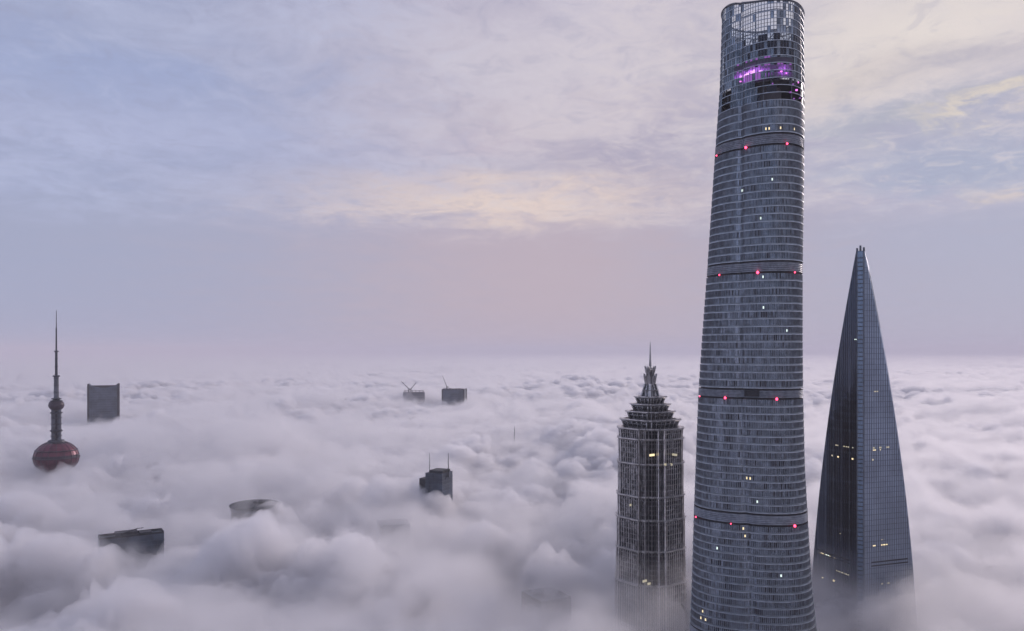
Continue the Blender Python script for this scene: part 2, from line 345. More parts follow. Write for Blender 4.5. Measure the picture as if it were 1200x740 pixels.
# ---- open crown
def crown():
    NC = 90; fl = [561.5]
    while fl[-1] < 620: fl.append(fl[-1]+4.4)
    ribs = MB(); ledge_parts = []
    CG = [G[0], G[1], G[2], G[3], MAG, MAG2, WHT, MATS['clear_glass'], LOUV]
    for i in range(len(fl)):
        za = fl[i]; row = MB(); led = MB()
        pm, phi = sect(za+2, NC); po, _ = sect(za+2, NC, .5); pi, _ = sect(za+2, NC, -.6)
        for k in range(NC):
            q = (k+1) % NC; t = 2*math.pi*(k+.5)/NC
            zb = min(za+4.4, rim(t)) if i < len(fl)-1 else rim(t)
            if zb <= za+.05: continue
            a, b = pm[k], pm[q]; X, Y = spx((a[0]+b[0])/2, (a[1]+b[1])/2, za+2.2)
            front = (a[1]+b[1])/2 < 0
            m = random.choice((0, 1, 1, 1, 2)); skip = False
            if front:
                if za < 573 and (X > 886 or X < 856): m = 3; skip = True
                elif 573 < za < 586 and 864 < X < 902: m = random.choice((5, 5, 1, 1, 3))
                elif 573 < za < 582 and 910 < X < 928: m = random.choice((5, 1, 3))
                elif za > 600 and 858 < X < 932: m = random.choice((7, 7, 7, 7, 7, 2)) if X < 912 else random.choice((7, 7, 1, 2))
                elif za > 594 and 872 < X < 926: m = random.choice((7, 3))
                elif za > 573 and (876 < X): m = 3 if random.random() < .5 else 1
                elif X < 854: m = random.choice((2, 3, 1))
            else:
                if za > 573: m = 7
            if za < 573 and not skip and front: m = random.choice((1, 1, 0))
            if not (skip and random.random() < .85):
                row.quad((a[0], a[1], za+.4), (b[0], b[1], za+.4), (b[0], b[1], zb), (a[0], a[1], zb), m)
            led.quad((a[0], a[1], za), (b[0], b[1], za), (b[0], b[1], za+.4), (a[0], a[1], za+.4))
            c, e = po[k], po[q]
            led.quad((c[0], c[1], za), (e[0], e[1], za), (e[0], e[1], za+.38), (c[0], c[1], za+.38))
            led.quad((a[0], a[1], za+.4), (b[0], b[1], za+.4), (e[0], e[1], za+.38), (c[0], c[1], za+.38))
            led.quad((c[0], c[1], za), (e[0], e[1], za), (b[0], b[1], za), (a[0], a[1], za))
            if not (skip and k % 9):
                ribs.bar((a[0], a[1], za), (a[0], a[1], zb), .2)
                if m == 7: ribs.bar((a[0], a[1], za+2.3), (b[0], b[1], za+2.3), .14)
        row.build('crown_window_row', CG, T1, kind='stuff'); led.build('crown_ledge', ALU, T1)
    ribs.build('crown_mullion', ALU2, T1, kind='stuff')
    # rim rail
    rr = MB(); pm, _ = sect(625, NC, .3)
    for k in range(NC):
        q = (k+1) % NC; ta, tb = 2*math.pi*k/NC, 2*math.pi*q/NC
        rr.bar((pm[k][0], pm[k][1], rim(ta)+.3), (pm[q][0], pm[q][1], rim(tb)+.3), .7)
    rr.build('crown_rim', ALU2, T1)
    # inner service core and floors seen through the openings
    c = MB(); p, _ = sect(560, 40); p = [(x*.55, y*.55) for x, y in p]; c.loop([(x, y, 555) for x, y in p], [(x, y, 594) for x, y in p], 0, True); c.build('inner_core', CONC, T1)
    d = MB(); p, _ = sect(562, 60, -1)
    d.loop([(x, y, 560.6) for x, y in p], [(x, y, 561.3) for x, y in p], 0, True); d.build('crown_deck', ROOF, T1)
    d = MB(); p, _ = sect(574, 60, -1)
    d.loop([(x, y, 573.4) for x, y in p], [(x, y, 574) for x, y in p], 0, True); d.build('crown_deck', ROOF, T1)
    # diagonal truss standing inside the crown
    p, _ = sect(600, 12, -2.5)
    for k in range(12):
        q = (k+1) % 12; t = MB()
        t.bar((*p[k], 574), (*p[k], 616), .45); t.bar((*p[k], 590), (*p[q], 604), .3); t.bar((*p[q], 590), (*p[k], 604), .3); t.bar((*p[k], 604), (*p[q], 604), .3); t.bar((*p[k], 616), (*p[q], 616), .35)
        t.build('crown_truss', ALU2, T1)
    # lit screen behind the crown glass
    ld = bpy.data.materials.new('led_screen'); ld.use_nodes = True; N = NT(ld.node_tree); b = ld.node_tree.nodes['Principled BSDF']; b.inputs['Base Color'].default_value = (.03, .03, .05, 1)
    t = N.n('ShaderNodeTexCoord'); sx = N.n('ShaderNodeSeparateXYZ'); N.l(t.outputs['Object'], sx.inputs[0])
    x0, _y = onring(881, 579.5); qx = N.m('DIVIDE', N.m('SUBTRACT', sx.outputs[0], x0), 6.5); qz = N.m('DIVIDE', N.m('SUBTRACT', sx.outputs[2], 579), 3.0)
    g_ = N.m('EXPONENT', N.m('MULTIPLY', N.m('ADD', N.m('MULTIPLY', qx, qx), N.m('MULTIPLY', qz, qz)), -1.0))
    x1, _y = onring(919, 578); qx = N.m('DIVIDE', N.m('SUBTRACT', sx.outputs[0], x1), 3.5); g2_ = N.m('EXPONENT', N.m('MULTIPLY', N.m('ADD', N.m('MULTIPLY', qx, qx), N.m('MULTIPLY', qz, qz)), -1.0))
    nz = N.noise(t.outputs['Object'], .55, 4, .7); gg = N.m('MULTIPLY', N.m('ADD', g_, N.m('MULTIPLY', g2_, .45)), N.ss(nz, .3, .62))
    N.l(N.mix(N.ss(gg, .25, .85), (.40, .10, .75), (1.0, .45, .95)), b.inputs['Emission Color']); N.l(N.m('MULTIPLY', gg, 3.2), b.inputs['Emission Strength'])
    p_, _ = sect(580, 180, .12); sc_ = MB()
    for k in range(180):
        a, c_ = p_[k], p_[(k+1) % 180]
        if a[1] < 0 and 860 < spx(a[0], a[1], 580)[0] < 928:
            for zz_ in (574.5, 578.9, 583.3): sc_.quad((*a, zz_), (*c_, zz_), (*c_, zz_+3.6), (*a, zz_+3.6))
    sc_.build('led_screen', ld, T1, kind='stuff')
    # small coloured lamps in the opening
    for px, z, mm in [(915, 578, MAG), (921, 577, MAG), (929, 571, MAG2), (933, 568, MAG), (937, 564, MAG2), (926, 566, MAG2), (905, 571, MAG2), (930, 562.5, MAG2), (868, 577, MAG), (935, 573, MAG)]:
        x, y = onring(px, z); m = MB(); m.box((x*1.01, y*1.01, z), (random.uniform(.2, .55), .3, random.uniform(.2, .5))); m.build('stage_lamp', mm, T1)
m = bpy.data.materials.new('clear_glass'); m.use_nodes = True; N = NT(m.node_tree); m.node_tree.nodes.clear()
tb = N.n('ShaderNodeBsdfTransparent'); tb.inputs[0].default_value = (.86, .92, .98, 1)
gb = N.n('ShaderNodeBsdfGlossy'); gb.inputs[0].default_value = (.8, .85, .9, 1); gb.inputs[1].default_value = .1
ms = N.n('ShaderNodeMixShader'); ms.inputs[0].default_value = .16; oo = N.n('ShaderNodeOutputMaterial')
N.l(tb.outputs[0], ms.inputs[1]); N.l(gb.outputs[0], ms.inputs[2]); N.l(ms.outputs[0], oo.inputs[0]); MATS['clear_glass'] = m
crown()

# ================================================================== tapering wedge skyscraper (right)
WD = 611.0; WM = WD/F
WX = (1010.5-CX)*WM; HD = 40.5
T2 = thing('wedge_skyscraper', (WX, WD, 0), 'dark blue tapering tower ending in a chisel point, right of the tallest tower', 'skyscraper')
AX = math.atan2(-.91, -.41)                                  # direction of its front corner (towards the viewpoint)
AX += R(-1.5)
WT = [(294, 4.6), (300, 5.8), (340, 12.8), (380, 19.5), (430, 27.3), (480, 34.6), (530, 41.0), (570, 45.6), (620, 50.4), (690, 55.5), (740, 58.3), (800, 61.0), (900, 64)]
def wz(z):
    w = wz0(HY-(z-H)/WM)
    for _ in range(3): k = WD-max(0, HD-w); w = wz0(HY-(z-H)/k*F)*k/WD
    return w
_wc = np.polyfit([p[0] for p in WT], [p[1] for p in WT], 4)
def wz0(py): return float(max(4.4, np.polyval(_wc, max(292, min(900, py)))))*WM
CH = 2.1                                            # half diagonal, half width of the cut front corner
U = Vector((-math.sin(AX), math.cos(AX)))                      # across the view
if U.x < 0: U = -U
V = Vector((math.cos(AX), math.sin(AX)))                       # towards the viewer
def P2(u, v, z): q = U*u+V*v; return (q.x, q.y, z)
def vf(u): return HD-abs(u)                                    # front face line
ZT = 486.5; ZS = [0, 120, 180]+[190+3.9*i for i in range(78)]; ZS = [z for z in ZS if z < ZT-1]+[ZT]
OP0, OP1 = 432.0, 474.0                                        # the opening under the top
def opening(z): return 0 if not OP0 < z < OP1 else 9+11*(z-OP0)/(OP1-OP0)
for side, gl, nm in ((-1, mat('glass_wedge_dark_reflection', (.075, .095, .135), .07, .92, .12, .03), 'west'), (1, mat('glass_wedge_right', (.27, .325, .41), .3, .9, .15, .03), 'east')):  # left glass coloured darker to deepen the tiered tower's reflection in it
    face = MB()
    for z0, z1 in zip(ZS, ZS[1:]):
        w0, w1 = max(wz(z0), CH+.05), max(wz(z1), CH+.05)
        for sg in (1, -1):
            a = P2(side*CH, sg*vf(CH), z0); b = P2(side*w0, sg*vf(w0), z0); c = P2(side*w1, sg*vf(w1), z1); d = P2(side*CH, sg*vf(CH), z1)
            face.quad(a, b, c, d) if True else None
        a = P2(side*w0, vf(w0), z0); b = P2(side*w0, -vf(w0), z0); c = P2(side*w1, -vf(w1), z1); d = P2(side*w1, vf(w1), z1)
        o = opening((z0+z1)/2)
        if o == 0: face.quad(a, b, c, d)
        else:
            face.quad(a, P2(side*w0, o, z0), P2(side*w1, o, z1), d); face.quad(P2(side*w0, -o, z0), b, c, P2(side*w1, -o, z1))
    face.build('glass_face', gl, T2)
    # mullions, each its own part
    step = 2.05; k = 1; u = CH+.9
    while u < HD-1:
        zt = ZT
        for z in ZS[::-1]:
            if wz(z) > u+.2: zt = z; break
        v = vf(u)+.08; m = MB()
        nrm = Vector((side, 1)).normalized()
        q = Vector(P2(side*u, v, 0)); m.box((q.x, q.y, (150+zt)/2), (.13, .16, (zt-150)/2), math.atan2(V.y, V.x)+R(90)+side*R(-45))
        if zt > 175: m.build('face_mullion', (G[3] if side < 0 else ALU2) if k % 4 else ALU2, T2)  # left mullions coloured darker to suit that face's painted reflection
        u += step*.72; k += 1
    # floor lines
    fl = MB()
    for z in ZS[3:-1]:
        wv = wz(z)-.2
        if wv < CH+1: continue
        a = Vector(P2(side*CH, vf(CH)+.06, z)); b = Vector(P2(side*wv, vf(wv)+.06, z))
        fl.quad(tuple(a), tuple(b), (b.x, b.y, b.z+.16), (a.x, a.y, a.z+.16))
    fl.build('floor_line', G[3], T2, kind='stuff')
    for py, mm in ((522, GROOVE), (595, GROOVE), (668, GROOVE)):
        z = H-(py-HY)/WM*.93
        for dz_ in (0, 2.6):
            wv = wz(z+dz_)-3; m = MB(); a = Vector(P2(side*(CH+5), vf(CH+5)+.3, z+dz_)); b = Vector(P2(side*wv, vf(wv)+.3, z+dz_))
            a2 = Vector(P2(side*(CH+5), vf(CH+5)-.1, z+dz_)); b2 = Vector(P2(side*wv, vf(wv)-.1, z+dz_))
            m.loop([tuple(a), tuple(b), tuple(b2), tuple(a2)], [(p.x, p.y, p.z+.9) for p in (a, b, b2, a2)], 0, True)
            m.build('plant_floor_louvre', mm, T2)
# corner strip with ledges
cs = MB()
for sg in (1, -1):
    e = vf(CH)
    cs.quad(P2(-CH, sg*e, 0), P2(CH, sg*e, 0), P2(CH, sg*e, ZT), P2(-CH, sg*e, ZT))
strip = cs.build('corner_strip', mat('glass_strip', (.20, .27, .36), .2, .85, .15, .05), T2)
z = 184
while z < ZT-2:
    m = MB(); a = P2(0, vf(CH)+.25, z); m.box(a, (CH-.1, .3, .28), math.atan2(V.y, V.x)+R(90)); m.build('corner_ledge', G[3], strip); z += 3.1
for s_ in (-1, 1):
    m = MB(); m.box(P2(s_*(CH), vf(CH)+.2, (150+ZT)/2), (.3, .35, (ZT-150)/2), math.atan2(V.y, V.x)+R(90)); m.build('corner_trim', ALU2, strip)
# opening frame
fr = MB()
for sg in (1, -1):
    z0, z1 = OP0, OP1
    fr.quad(P2(-wz(z0), sg*9, z0), P2(wz(z0), sg*9, z0), P2(wz(z1), sg*20, z1), P2(-wz(z1), sg*20, z1))
fr.quad(P2(-wz(OP0), -9, OP0), P2(wz(OP0), -9, OP0), P2(wz(OP0), 9, OP0), P2(-wz(OP0), 9, OP0))
fr.quad(P2(-wz(OP1), -20, OP1), P2(wz(OP1), -20, OP1), P2(wz(OP1), 20, OP1), P2(-wz(OP1), 20, OP1))
fr.build('opening_frame', ALU2, T2)
tp = MB(); tp.loop([P2(-wz(ZT), HD-3, ZT), P2(wz(ZT), HD-3, ZT), P2(wz(ZT), 3-HD, ZT), P2(-wz(ZT), 3-HD, ZT)], [P2(-wz(ZT), HD-3, ZT+.4), P2(wz(ZT), HD-3, ZT+.4), P2(wz(ZT), 3-HD, ZT+.4), P2(-wz(ZT), 3-HD, ZT+.4)], 0, True); tp.build('roof', ROOF, T2)
for u, h in ((-2.2, 2.6), (0, 4.4), (2.3, 3.0)):
    m = MB(); m.box(P2(u, HD-6, ZT+h/2), (.7, 1.6, h/2), math.atan2(V.y, V.x)+R(90)); m.build('roof_gantry', ALU2, T2)
# lit rows
def lit2(px0, px1, py, mm=YEL, h=.55, tilt=0.0):
    side = -1 if px0 < 1010 else 1
    def uof(px):
        lo_, hi_ = 0.0, HD
        for _ in range(30):
            mid = (lo_+hi_)/2; q = P2(side*mid, vf(mid), 0); X = CX+F*(q[0]+WX)/(q[1]+WD)
            if (X-px)*side < 0: lo_ = mid
            else: hi_ = mid
        return (lo_+hi_)/2
    u0, u1 = sorted((uof(px0), uof(px1))); q = P2(side*(u0+u1)/2, vf((u0+u1)/2), 0); z = H-(py-HY)/F*(q[1]+WD)
    u = u0
    while u < u1:
        L = random.uniform(.8, 2.2); e = min(u+L, u1)
        if random.random() < .72:
            m = MB(); m.quad(P2(side*u, vf(u)+.2, z-h+tilt*(u-u0)), P2(side*e, vf(e)+.2, z-h+tilt*(u-u0)), P2(side*e, vf(e)+.2, z+h+tilt*(u-u0)), P2(side*u, vf(u)+.2, z+h+tilt*(u-u0)))
            m.build('lit_window', mm, T2)
        u = e+random.uniform(.2, .9)
DIM = emit('lit_window_dim', (.95, .85, .6), .45)
lit2(975, 1000, 523, DIM, .4); lit2(1023, 1047, 524.5, DIM, .55); lit2(1023, 1032, 527.5, YEL, .35); lit2(1022, 1025, 539, DIM, .6); lit2(981, 983, 535.5, YEL); lit2(998, 1000, 538, YEL); lit2(974, 976, 534, DIM)
lit2(1023, 1040, 639, YEL, .4); lit2(1025, 1036, 633, DIM, .3); lit2(962, 979, 652, YEL, .5, .06); lit2(967, 972, 651, WHT, .5); lit2(973, 978, 680, YEL, .7); lit2(962, 965, 677, YEL, .4); lit2(980, 998, 672, DIM, .4)
lit2(984, 989, 626, DIM, .3); lit2(1000, 1004, 398, WHT, .3); lit2(1024, 1029, 459, DIM, .4); lit2(1030, 1043, 684, DIM, .4)

# ================================================================== tiered pagoda-like skyscraper (centre right)
JD = 648.0; JM = JD/F; JX = (762-CX)*JM
T3 = thing('tiered_skyscraper', (JX, JD, 0), 'grey metal pagoda-like tower with stepped tiers and spire, left of the tallest tower', 'skyscraper', rz=0)
Q = [(1, .42), (.90, .42), (.90, .60), (.74, .60), (.74, .74), (.60, .74), (.60, .90), (.42, .90), (.42, 1)]
PLAN = []
for r4 in range(4):
    ca, sa = [(1, 0), (0, 1), (-1, 0), (0, -1)][r4]
    PLAN += [(x*ca-y*sa, x*sa+y*ca) for x, y in Q]
Q2 = [(1, .70), (.86, .70), (.86, .86), (.70, .86), (.70, 1)]; PLANU = []
for r4 in range(4):
    ca, sa = [(1, 0), (0, 1), (-1, 0), (0, -1)][r4]
    PLANU += [(x*ca-y*sa, x*sa+y*ca) for x, y in Q2]
ROT = R(38); PLANU = [(x*math.cos(ROT)-y*math.sin(ROT), x*math.sin(ROT)+y*math.cos(ROT)) for x, y in PLANU]; e_ = max(abs(p[0]) for p in PLANU); PLANU = [(x/e_, y/e_) for x, y in PLANU]
PLAN = [(x*math.cos(ROT)-y*math.sin(ROT), x*math.sin(ROT)+y*math.cos(ROT)) for x, y in PLAN]
EXT = max(abs(p[0]) for p in PLAN); PLAN = [(x/EXT, y/EXT) for x, y in PLAN]
BANDM = mat('tier_band', (.17, .17, .175), .4, .7, .3, .2)
RECESS_SHADE = mat('tier_recess_shade', (.015, .017, .02), .3, .6, .3, .1)  # black colour paints the shade inside the corner notches
JGL = [mat('tier_glass_dark', (.06, .065, .072), .15, .85, .4, .1), mat('tier_glass', (.26, .26, .265), .2, .85, .3, .1)]
STEEL = mat('stainless_steel', (.66, .64, .63), .3, .85, .25, .2)
STEEL2 = mat('stainless_steel_dark', (.34, .33, .33), .35, .8, .3, .2)
def zj(py): return H-(py-HY)*JM
UP = False
def pl(s, z, off=0.0): return [(x*(s+off), y*(s+off), z) for x, y in (PLANU if UP else PLAN)]
def tier(p0, p1, h0, h1, fins=True, flare=True, det=True):
    z0, z1 = zj(p1), zj(p0); s0, s1 = h1*JM*.98, h0*JM*.98       # p0 top row, p1 bottom row; h0 half width at top
    m = MB(); m.loop(pl(s0-.5, z0), pl(s1-.5, z1), 0, True); wall = m.build('tier_wall', JGL[0], T3)
    nf = max(1, round((z1-z0)/4.0)) if det else 1
    for i in range(nf):
        a = z0+(z1-z0)*i/nf; b = z0+(z1-z0)*(i+1)/nf; sa = s0+(s1-s0)*i/nf; sb = s0+(s1-s0)*(i+1)/nf
        # window panes (one row) with small random tilt; notch faces take the painted shade
        row = MB(); pa, pb = pl(sa-.2, a+.9), pl(sb-.2, b)
        for k in range(len(pa)):
            q = (k+1) % len(pa); A, B = Vector(pa[k]), Vector(pa[q]); C_, D_ = Vector(pb[q]), Vector(pb[k]); L = (B-A).length
            n = max(1, round(L/1.9))
            for j in range(n):
                t0, t1 = j/n, (j+1)/n; e = random.gauss(0, .02)
                nn = Vector((A.x+B.x, A.y+B.y, 0)).normalized()*e
                row.quad(tuple(A.lerp(B, t0)+nn), tuple(A.lerp(B, t1)), tuple(D_.lerp(C_, t1)), tuple(D_.lerp(C_, t0)+nn), 2 if (k % 5 in (1, 2) if UP else k % 9 in (2, 3, 4, 5)) else random.choice((0, 0, 1)))
        row.build('window_row', JGL+[RECESS_SHADE], wall)
        led = MB(); led.loop(pl(sa-.2, a), pl(sa+.05, a+.05)); led.loop(pl(sa+.05, a+.05), pl(sa+.05, a+.75)); led.loop(pl(sa+.05, a+.75), pl(sa-.2, a+.9)); led.build('floor_band', BANDM, wall)
    if fins:
        f = MB()
        pa, pb = pl(s0+.15, z0), pl(s1+.15, z1)
        for k in range(len(pa)):
            q = (k+1) % len(pa); A, B, C_, D_ = Vector(pa[k]), Vector(pa[q]), Vector(pb[q]), Vector(pb[k]); L = (B-A).length
            n = max(1, round(L/(4.4 if UP else 2.5)))
            for j in range(n+1): f.bar(tuple(A.lerp(B, j/n)), tuple(D_.lerp(C_, j/n)), .75 if (j == 0 and k % 9 == 0) or (j == n and k % 9 == 8) or (j == 0 and k % 9 == 8) else (.55 if j in (0, n) and k % 9 in (1, 7, 2, 6) else (.3 if UP else .2)))
        f.build('steel_fin', STEEL, wall, kind='stuff')
    if flare:                                             # cornice at the head of each tier
        c = MB(); c.loop(pl(s1+.3, z1-1.2), pl(s1+1.7, z1-.2)); c.loop(pl(s1+1.7, z1-.2), pl(s1+1.7, z1+.5)); c.loop(pl(s1+1.7, z1+.5), pl(s1-1.5, z1+.5)); c.build('cornice', STEEL, wall)
tier(742, 1008, 43.5, 46, det=False); tier(676, 742, 41.5, 42.5); tier(638, 676, 40, 40.8); tier(603, 638, 39.8, 39.5); tier(577, 603, 38.8, 38.5); tier(540, 577, 38.2, 38); tier(512, 540, 37.8, 37.2); tier(500.5, 512, 38, 36.8)
UP = True; tier(491, 500.5, 34.2, 30.5); tier(482, 491, 27.5, 24); tier(473.5, 482, 22.2, 18.6); tier(465, 473.5, 17.4, 14); tier(450, 465, 6.2, 10.5, flare=False)
for (py, hw) in ((458, 9.2),):
    m = MB(); m.loop(pl(hw*JM, zj(py)), pl(hw*JM+.6, zj(py-1)), 0, True); m.build('cornice', STEEL, T3)
def petals(py0, py1, r0, r1, n=8):
    for k in range(n):
        t = 2*math.pi*(k+.5)/n; c, s = math.cos(t), math.sin(t); wd = r0*JM*.42; m = MB()
        A = Vector((c*r0*JM, s*r0*JM, zj(py1))); B = Vector((c*r1*JM, s*r1*JM, zj(py0))); tv = Vector((-s, c, 0)); nv = Vector((c, s, 0))*.35
        M = A.lerp(B, .6)
        ring = [A-tv*wd*.8, A+tv*wd*.8, M+tv*wd*1.1, B, M-tv*wd*1.1]
        i = len(m.v); m.v += [tuple(p+nv) for p in ring]+[tuple(p-nv) for p in ring]
        m.f += [(0, 1, 2, 3, 4), (9, 8, 7, 6, 5)]+[(a, a+5, (a+1) % 5+5, (a+1) % 5) for a in range(5)]; m.mi += [0]*7
        m.build('crown_petal', STEEL2, T3)
petals(438, 451, 5.2, 7.8); petals(429, 441, 3.8, 6.6)
m = MB(); m.lathe([(5.2*JM, zj(451)), (4.2*JM, zj(445)), (3.6*JM, zj(440)), (3.0*JM, zj(434)), (1.6*JM, zj(430)), (1.1*JM, zj(420)), (.7*JM, zj(410)), (.25*JM, zj(400.5))], 12); m.build('spire', STEEL2, T3)
for px, py, mm, wd in [(764, 533.5, YEL, 2.6), (791, 533, DIM, 2.8), (780, 544.5, DIM, 1.0), (786, 544.5, DIM, 1.0), (756, 681, DIM, 2.2), (760, 684, DIM, 2.0), (739, 592, DIM, .8)]:
    # find the wall in front at that column
    s = 37.9*JM if py < 600 else 40.6*JM; best = None
    for k in range(len(PLAN)):
        a, b = PLAN[k], PLAN[(k+1) % len(PLAN)]
        for j in range(12):
            x = (a[0]+(b[0]-a[0])*j/12)*(s+.6); y = (a[1]+(b[1]-a[1])*j/12)*(s+.6); X = CX+F*(x+JX)/(y+JD)
            if abs(X-px) < 1.2 and (best is None or y < best[1]): best = (x, y)
    if best:
        m = MB(); z = H-(py-HY)/F*(best[1]+JD); m.box((best[0], best[1]-.3, z), (wd, .35, .8), R(-52) if px > 766 else R(38)); m.build('lit_window', mm, T3)

# ================================================================== television tower with spheres (left)
PD = 1072.0; PM = PD/F; PX = (66-CX)*PM
T4 = thing('television_tower', (PX, PD, 0), 'television tower with large dark red sphere and needle spire, far left', 'tower')
def zp(py): return H-(py-HY)*PM
PINK = mat('sphere_red', (.115, .024, .045), .32, .35, .25, .12)
PINKD = mat('sphere_dark', (.045, .03, .045), .4, .3, .3, .1)
TC = mat('tower_concrete', (.10, .11, .135), .55, .2, .25, .1)
TCD = mat('tower_dark', (.035, .04, .055), .5, .3)
def globe(name, cx_, pyc, r, flat, n1=18, n2=36, bands=True, skin=None):
    zc = zp(pyc); s = MB()
    k = 0; grid = [[((r*math.sin(math.pi*i/n1))*math.cos(2*math.pi*j/n2), (r*math.sin(math.pi*i/n1))*math.sin(2*math.pi*j/n2), zc+r*flat*math.cos(math.pi*i/n1)) for j in range(n2)] for i in range(n1+1)]
    for i in range(n1):
        for j in range(n2):
            q = (j+1) % n2; a, b, c, d = grid[i+1][j], grid[i+1][q], grid[i][q], grid[i][j]
            mi = 1 if i in (0, 1, 2) or (bands and i in (8,)) else 0
            if i == 0: s.tri(a, b, c, mi)
            elif i == n1-1: s.tri(b, c, d, mi)
            else: s.quad(a, b, c, d, mi)
    o = s.build(name, [skin or PINK, PINKD], T4)
    rb = MB()
    for j in range(0, n2, 2):
        for i in range(n1):
            a, b = Vector(grid[i][j]), Vector(grid[i+1][j]); c = Vector((0, 0, zc)); rb.bar(tuple(c+(a-c)*1.006), tuple(c+(b-c)*1.006), r*.011)
    rb.build('sphere_rib', PINKD, o, kind='stuff')
    for f, rr in ((.0, 1.02), (.45, .93)):
        m = MB(); m.lathe([(r*rr*.97, zc+r*flat*f-.6), (r*rr*1.01, zc+r*flat*f-.5), (r*rr*1.01, zc+r*flat*f+.5), (r*rr*.97, zc+r*flat*f+.6)], 36); m.build('sphere_ring', PINKD, o)
    return o
globe('large_sphere', 66, 536, 24*PM, .80)
globe('small_sphere', 66, 475, 8.2*PM, .82, 12, 24, skin=mat('sphere_mauve', (.055, .04, .055), .35, .35, .25, .12))
m = MB(); m.lathe([(9.5*PM, zp(519.5)), (8.5*PM, zp(516)), (6.6*PM, zp(515.5))], 24); m.build('sphere_cap', TCD, T4)
for k in range(3):
    t = R(90+120*k+30); x, y = math.cos(t)*3.6*PM, math.sin(t)*3.6*PM
    m = MB(); m.lathe([(2.1*PM, 0), (2.1*PM, zp(470))], 14, c=(x, y)); m.build('tower_column', TC, T4, smooth=False)
m = MB(); m.lathe([(2.0*PM, 0), (2.0*PM, zp(470))], 14); m.build('lift_shaft', TCD, T4)
for py, r, h in ((505, 6.6, 1.6), (497, 6.2, .6), (490, 6.2, .6), (484, 6.6, 1.2), (511, 6.2, .6), (467.5, 5.4, 1.0), (470, 6.6, .8), (441, 4.0, 1.0), (443.5, 3.0, .6), (412, 2.6, .8), (430, 2.2, .4), (421, 2.0, .4), (452, 3.2, .5), (460, 3.2, .5)):
    m = MB(); m.lathe([(r*PM*.7, zp(py+h)), (r*PM, zp(py+h*.3)), (r*PM, zp(py-h*.5)), (r*PM*.7, zp(py-h))], 20); m.build('collar', TCD, T4)
m = MB(); m.lathe([(3.6*PM, zp(470)), (2.7*PM, zp(467)), (2.5*PM, zp(441))], 16); m.build('upper_shaft', TC, T4)
m = MB(); m.lathe([(1.5*PM, zp(441)), (1.3*PM, zp(412)), (.9*PM, zp(411)), (.75*PM, zp(385)), (.5*PM, zp(384)), (.3*PM, zp(364))], 10); m.build('antenna_spire', TCD, T4)

# ================================================================== other buildings rising from the fog
GB = [mat('far_glass', (.075, .095, .125), .3, .6, .3, .05), mat('far_glass_pale', (.10, .12, .15), .3, .6, .2, .05)]
GB.append(mat('pale_frame', (.30, .28, .29), .8, 0, .2, .05)); DK = mat('far_dark', (.02, .024, .028), .6, .2, .3, .05)
def tower_block(name, px, d, wpx, top_py, depth, rz, label, concave=0.0, cat='building', mats=(0, 1), group=None, floor=4.0, pillars=True, down=90):
    x, y, zt = at(px, top_py, d); k = d/F; hw = wpx*k/2
    T = thing(name, (x, y, 0), label, cat, group, rz)
    hd = depth/2; m = MB(); n = 12
    tops = [zt-concave*k*(1-((2*i/n-1)**2)) for i in range(n+1)]
    for i in range(n):
        x0, x1 = -hw+2*hw*i/n, -hw+2*hw*(i+1)/n; z0, z1 = tops[i], tops[i+1]
        m.quad((x0, -hd, 0), (x1, -hd, 0), (x1, -hd, z1), (x0, -hd, z0)); m.quad((x1, hd, 0), (x0, hd, 0), (x0, hd, z0), (x1, hd, z1))
        m.quad((x0, -hd, z0), (x1, -hd, z1), (x1, hd, z1), (x0, hd, z0))
    m.quad((-hw, hd, 0), (-hw, -hd, 0), (-hw, -hd, tops[0]), (-hw, hd, tops[0])); m.quad((hw, -hd, 0), (hw, hd, 0), (hw, hd, tops[-1]), (hw, -hd, tops[-1]))
    b = m.build('wall', GB[mats[0]], T)
    zlow = zt-down; z = zlow; i = 0
    while z < zt-concave*k-floor*.6:
        r_ = MB()
        for sx, sy, ax in ((0, -1, 0), (0, 1, 0), (1, 0, 1), (-1, 0, 1)):
            if ax == 0: r_.box((0, sy*(hd+.1), z), (hw+.2, .25, floor*.16))
            else: r_.box((sx*(hw+.1), 0, z), (.25, hd, floor*.16))
        r_.build('floor_band', GB[mats[1]], b); z += floor; i += 1
    if pillars:
        for sx in (-1, 1):
            for sy in (-1, 1):
                c = MB(); c.box((sx*hw, sy*hd, (zt+.4)/2), (hw*.05+.4, hw*.05+.4, (zt+.4)/2)); c.build('corner_pillar', DK, b)
    nc = max(4, round(2*hw/5)); v = MB()
    for i in range(1, nc):
        xx = -hw+2*hw*i/nc; v.box((xx, -hd-.3, (zlow+zt-concave*k)/2), (.22, .2, (zt-concave*k-zlow)/2))
    v.build('facade_mullion', GB[mats[1]], b, kind='stuff')
    return T, b, zt, hw, hd, x, y
T5 = tower_block('high_rise', 121.5, 2000, 31, 450, 30, R(23), 'dark blue-grey slab tower with concave roofline, right of the sphere tower', concave=4.5, floor=6)
_, b5, zt5, hw5, hd5 = T5[:5]
m = MB(); m.box((0, 0, zt5-8), (hw5*.75, hd5*.7, 4)); m.build('roof_plant', DK, b5)
